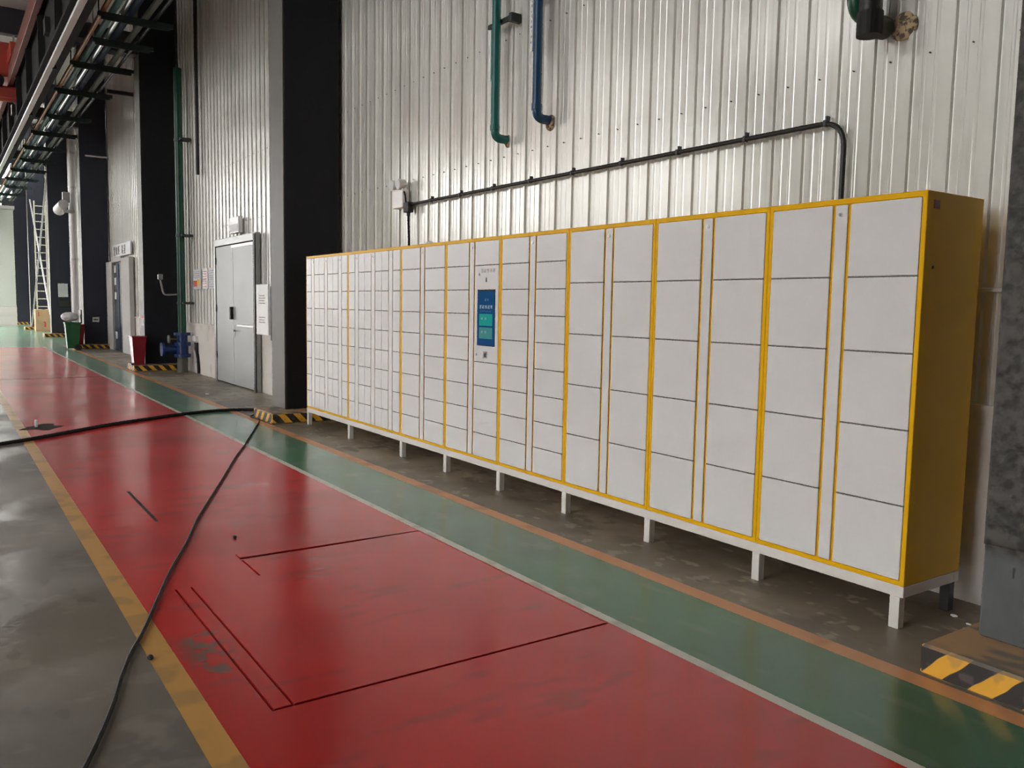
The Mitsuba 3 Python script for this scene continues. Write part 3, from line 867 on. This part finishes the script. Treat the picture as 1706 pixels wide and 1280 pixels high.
for (a, b, yy, lab) in (((-47.4, 6.3), (-39.0, .25), 3.85, 'thin pale brace rod falling to the right between the far columns'), ((-39.0, 6.3), (-47.4, .2), 3.77, 'thin pale brace rod rising to the right between the far columns')):
    solo('brace_rod', cyl((a[0], yy, a[1]), (b[0], yy, b[1]), .036, 10), 'm_galv', lab, 'brace rod', smooth=40)
ld = thing('wall_ladder', 'pale metal ladder standing behind the cardboard carton at the far end', 'ladder')
for yy in (3.95, 4.42):
    part(ld, 'rail', box(-46.64, -46.58, yy-.03, yy+.03, 0, 6.2), 'm_ladder')
for j in range(16):
    part(ld, 'rung', cyl((-46.61, 3.95, .4+j*.37), (-46.61, 4.42, .4+j*.37), .024, 8), 'm_ladder')
dp = thing('downpipe', 'white downpipe on the wall beside the dark column with a flood lamp on it', 'downpipe')
part(dp, 'pipe', cyl((-30.85, 3.72, 0), (-30.85, 3.72, 7.5), .10, 18), 'm_white_plastic', smooth=40)
for zz in (1.0, 2.8, 5.1, 6.2):
    part(dp, 'clip', cyl((-30.85, 3.72, zz), (-30.85, 3.72, zz+.06), .115, 18), 'm_galv')
solo('slim_conduit', cyl((-31.6, 3.72, 0), (-31.6, 3.72, 7.5), .045, 12), 'm_galv', 'slim grey conduit left of the white downpipe', 'conduit', smooth=40)
fl_ = thing('flood_lamp', 'white barrel shaped lamp fixed to the white downpipe', 'lamp')
part(fl_, 'barrel', cyl((-30.55, 3.42, 4.55), (-31.25, 3.36, 4.42), .15, 20, .18), 'm_white_plastic', smooth=35)
part(fl_, 'bracket', cat(box(-30.74, -30.62, 3.40, 3.745, 4.30, 4.40, .01), box(-30.74, -30.62, 3.40, 3.62, 4.62, 4.95, .01)), 'm_galv')
jb2 = thing('grey_switch_box', 'small grey box on the dark column above the green bin', 'switch box')
part(jb2, 'case', box(-38.4, -38.30, 4.0, 4.35, 1.6, 2.15, .01), 'm_pale_grey')
part(jb2, 'tray', box(-38.4, -38.32, 4.0, 4.4, 1.2, 1.5, .01), 'm_black')
solo('wall_bar', box(-24.95, -24.85, 3.89, 4.53, 6.99, 7.08), 'm_black', 'short dark bar sticking out of the cladding under the overhead pipes', 'bar')
kp = thing('column_label', 'small pale label low on the dark column beside the further red fire box', 'label')
part(kp, 'plate', box(-29.229, -29.222, 3.98, 4.17, .83, .98), 'm_pale_grey')
part(kp, 'print', box(-29.223, -29.220, 4.01, 4.14, .88, .93), 'm_ink')
# white rod between columns high up
solo('stay_rod', cyl((-29.2, 3.9, 5.95), (-29.0, 4.5, 5.92), .03, 8), 'm_galv', 'thin pale rod across the dark column high up', 'rod', smooth=40)

# ---------------------------------------------------------------- overhead: pipe rack, crane runway, crane
ZP = 6.60
XA, XB = -9.3, -52.0
plist = [('orange pipe nearest the crane runway on the overhead rack', 2.60, .044, 'm_orange_pipe', 0), ('pale teal pipe second on the overhead rack', 2.755, .056, 'm_teal_pale', 0),
         ('shiny silver pipe in the middle of the overhead rack', 2.90, .045, 'm_silver', .012), ('dark navy pipe beside the silver one on the overhead rack', 3.03, .065, 'm_navy_pipe', -.01),
         ('grey green pipe nearest the wall on the overhead rack', 3.30, .055, 'm_grey_green', 0), ('thin dark green pipe beside the grey green one', 3.45, .03, 'm_bracket', 0)]
for lab, yy, r, mm, dz_ in plist:
    solo('rack_pipe', cyl((XA, yy, ZP+r-.005), (XB, yy, ZP+r-.005), r, 18), mm, lab, 'pipe', smooth=40)
ORD = ['first', 'second', 'third', 'fourth', 'fifth', 'sixth', 'seventh', 'eighth', 'ninth', 'tenth', 'eleventh', 'twelfth', 'thirteenth', 'fourteenth']
bx_list = [-10.6, -13.6, -16.75, -18.45, -20.5, -23.3, -26.7, -29.6, -32.6, -35.6, -38.6, -41.6, -44.6, -48]
for i, xx in enumerate(bx_list):
    y0 = 2.50 if i % 3 else 2.645
    hy = y0+.02 if i % 3 else 2.671
    k = thing('pipe_bracket', f'dark green cross bar under the overhead pipes, {ORD[i]} from the near end', 'bracket', 'cross bars of the overhead pipe rack')
    part(k, 'bar', box(xx-.04, xx+.04, y0, 3.735 if any(a-.1 < xx < b+.1 for a, b in COLS) else 3.76, ZP-.085, ZP-.006, .004), 'm_bracket')
    part(k, 'web', box(xx+.02, xx+.04, y0+.05, 3.7, ZP-.14, ZP-.085), 'm_bracket')
    part(k, 'hanger', cyl((xx, hy, ZP-.01), (xx, hy, 7.3), .011, 8), 'm_galv' if i % 2 else 'm_bracket')
gr = thing('crane_runway_beam', 'long dark crane runway beam with red top rail and pale strip below', 'beam')
part(gr, 'web', box(-4, -59, 2.09, 2.13, 6.38, 7.70), 'm_girder')
part(gr, 'flange', box(-4, -59, 1.93, 2.29, 6.32, 6.38, .004), 'm_girder')
part(gr, 'flange', box(-4, -59, 1.995, 2.29, 7.70, 7.76, .004), 'm_girder')
part(gr, 'top_rail', box(-4, -59, 1.86, 1.99, 7.56, 7.98, .01), 'm_girder_red', label='dull red top rail')
part(gr, 'light_strip', box(-4, -59, 1.96, 2.07, 6.12, 6.17, .006), 'm_white_plastic', label='pale metal trunking strip under the beam')
stf = mikit.ply(box(-.03, .03, 1.96, 2.09, 6.38, 7.69), 'm_girder')
for i in range(18):
    part(gr, 'stiffener', stf, None, at=(-6-3*i, 0, 0))
hg = mikit.ply(cat(box(-.03, .03, 2.07, 2.10, 6.11, 6.33), box(-.035, .035, 2.05, 2.12, 6.10, 6.19)), 'm_black')
for i in range(9):
    part(gr, 'hanger', hg, None, at=(-9-5.2*i, 0, 0))
cr = thing('overhead_crane', 'red overhead crane bridge high at the upper left', 'crane')
part(cr, 'bridge_girder', box(-28.9, -28.2, -14.2, 2.2, 7.75, 8.7, .02), 'm_crane_red')
part(cr, 'end_carriage', box(-30.2, -27.0, 1.85, 2.2, 8.1, 8.45, .02), 'm_crane_red')
part(cr, 'rail_post', cat(*[box(-28.16, -28.12, yy, yy+.05, 7.9, 8.9) for yy in (2.0, 1.2, .4, -.4)]), 'm_ladder')
part(cr, 'hoist', cat(box(-28.9, -28.2, 1.4, 2.1, 7.2, 7.5, .05), cyl((-28.55, 1.5, 7.35), (-28.55, 2.1, 7.35), .22, 16)), 'm_crane_red')
part(cr, 'hoist_motor', cyl((-28.4, 1.6, 7.62), (-28.0, 1.6, 7.62), .16, 16), 'm_black')

# ---------------------------------------------------------------- things on the floor
HR, CR = .020, .0088
hose = [(-9.2, -.6), (-9.75, 0.0), (-10.153, .475), (-10.42, .826), (-10.825, 1.288), (-11.2, 1.733), (-11.50, 2.21), (-11.76, 2.64), (-11.93, 3.06), (-11.93, 3.42), (-11.80, 3.72), (-11.55, 3.95)]
solo('black_hose', tube(spline([(a, b, HR+.001) for a, b in hose], 12), HR, 12), 'm_black_rubber', 'thick black hose crossing the red walkway to the column foot', 'hose', smooth=True)
cable = [(-11.45, 3.62), (-11.2, 3.41), (-10.815, 3.405), (-10.018, 3.097), (-9.223, 2.77), (-8.96, 2.665), (-8.30, 2.379), (-7.352, 1.996), (-6.46, 1.63), (-5.992, 1.441), (-5.463, 1.249), (-4.948, 1.043), (-4.476, .873),
         (-4.088, .737), (-3.832, .635), (-3.601, .558), (-3.393, .498), (-3.171, .424), (-2.948, .34), (-2.5, .16), (-2.1, -.1)]
solo('extension_cable', tube(spline([(a, b, CR+.004) for a, b in cable], 10), CR, 12), 'm_black_rubber', 'thin black cable running from the column foot across the yellow line towards the viewer', 'cable', smooth=True)
st = []
ang = np.linspace(0, 2*np.pi, 40, endpoint=False)
pp = [(-11.42+.24*math.cos(t)*(1+.35*math.sin(3*t))-.05*math.sin(t), .96+.20*math.sin(t)*(1+.25*math.cos(5*t))) for t in ang]
solo('wet_stain', extr(Polygon(pp).buffer(0), 'xy', .0008, .0025), 'm_stain', 'dark wet patch on the walkway by the yellow line beyond the hose', 'stain')
solo('white_scrap', box(-11.47, -11.43, .90, .93, .003, .09, .005), 'm_bag_white', 'tiny white scrap standing in the dark wet patch', 'scrap')
for i, (xx, yy) in enumerate(((-5.46, 1.55), (-3.76, .70))):
    m = trimesh.creation.icosphere(2, .016)
    m.apply_transform(np.diag([1.6, .8, .5, 1])); m.apply_translation((xx, yy, .0085))
    solo('dirt_clod', m, 'm_black_rubber', ['tiny dark clod on the red walkway beside the thin cable', 'tiny dark clod on the yellow line beside the thin cable'][i], 'debris', smooth=True)
for i, (xx, yy, s) in enumerate(((-2.02, 4.12, .012), (-2.05, 4.2, .010), (-2.15, 4.25, .014), (-14.2, 3.62, .03))):
    m = trimesh.creation.icosphere(1, s)
    m.apply_transform(np.diag([1.4, 1, .5, 1])); m.apply_translation((xx, yy, s*.5))
    solo('plaster_crumb', m, 'm_bag_white', ['white crumb nearest the striped plinth, under the right end of the lockers', 'middle white crumb of three under the right end of the lockers', 'white crumb furthest under the right end of the lockers', 'white crumb on the concrete in front of the grey door'][i], 'debris', 'crumbs under the right end of the lockers' if i < 3 else None)
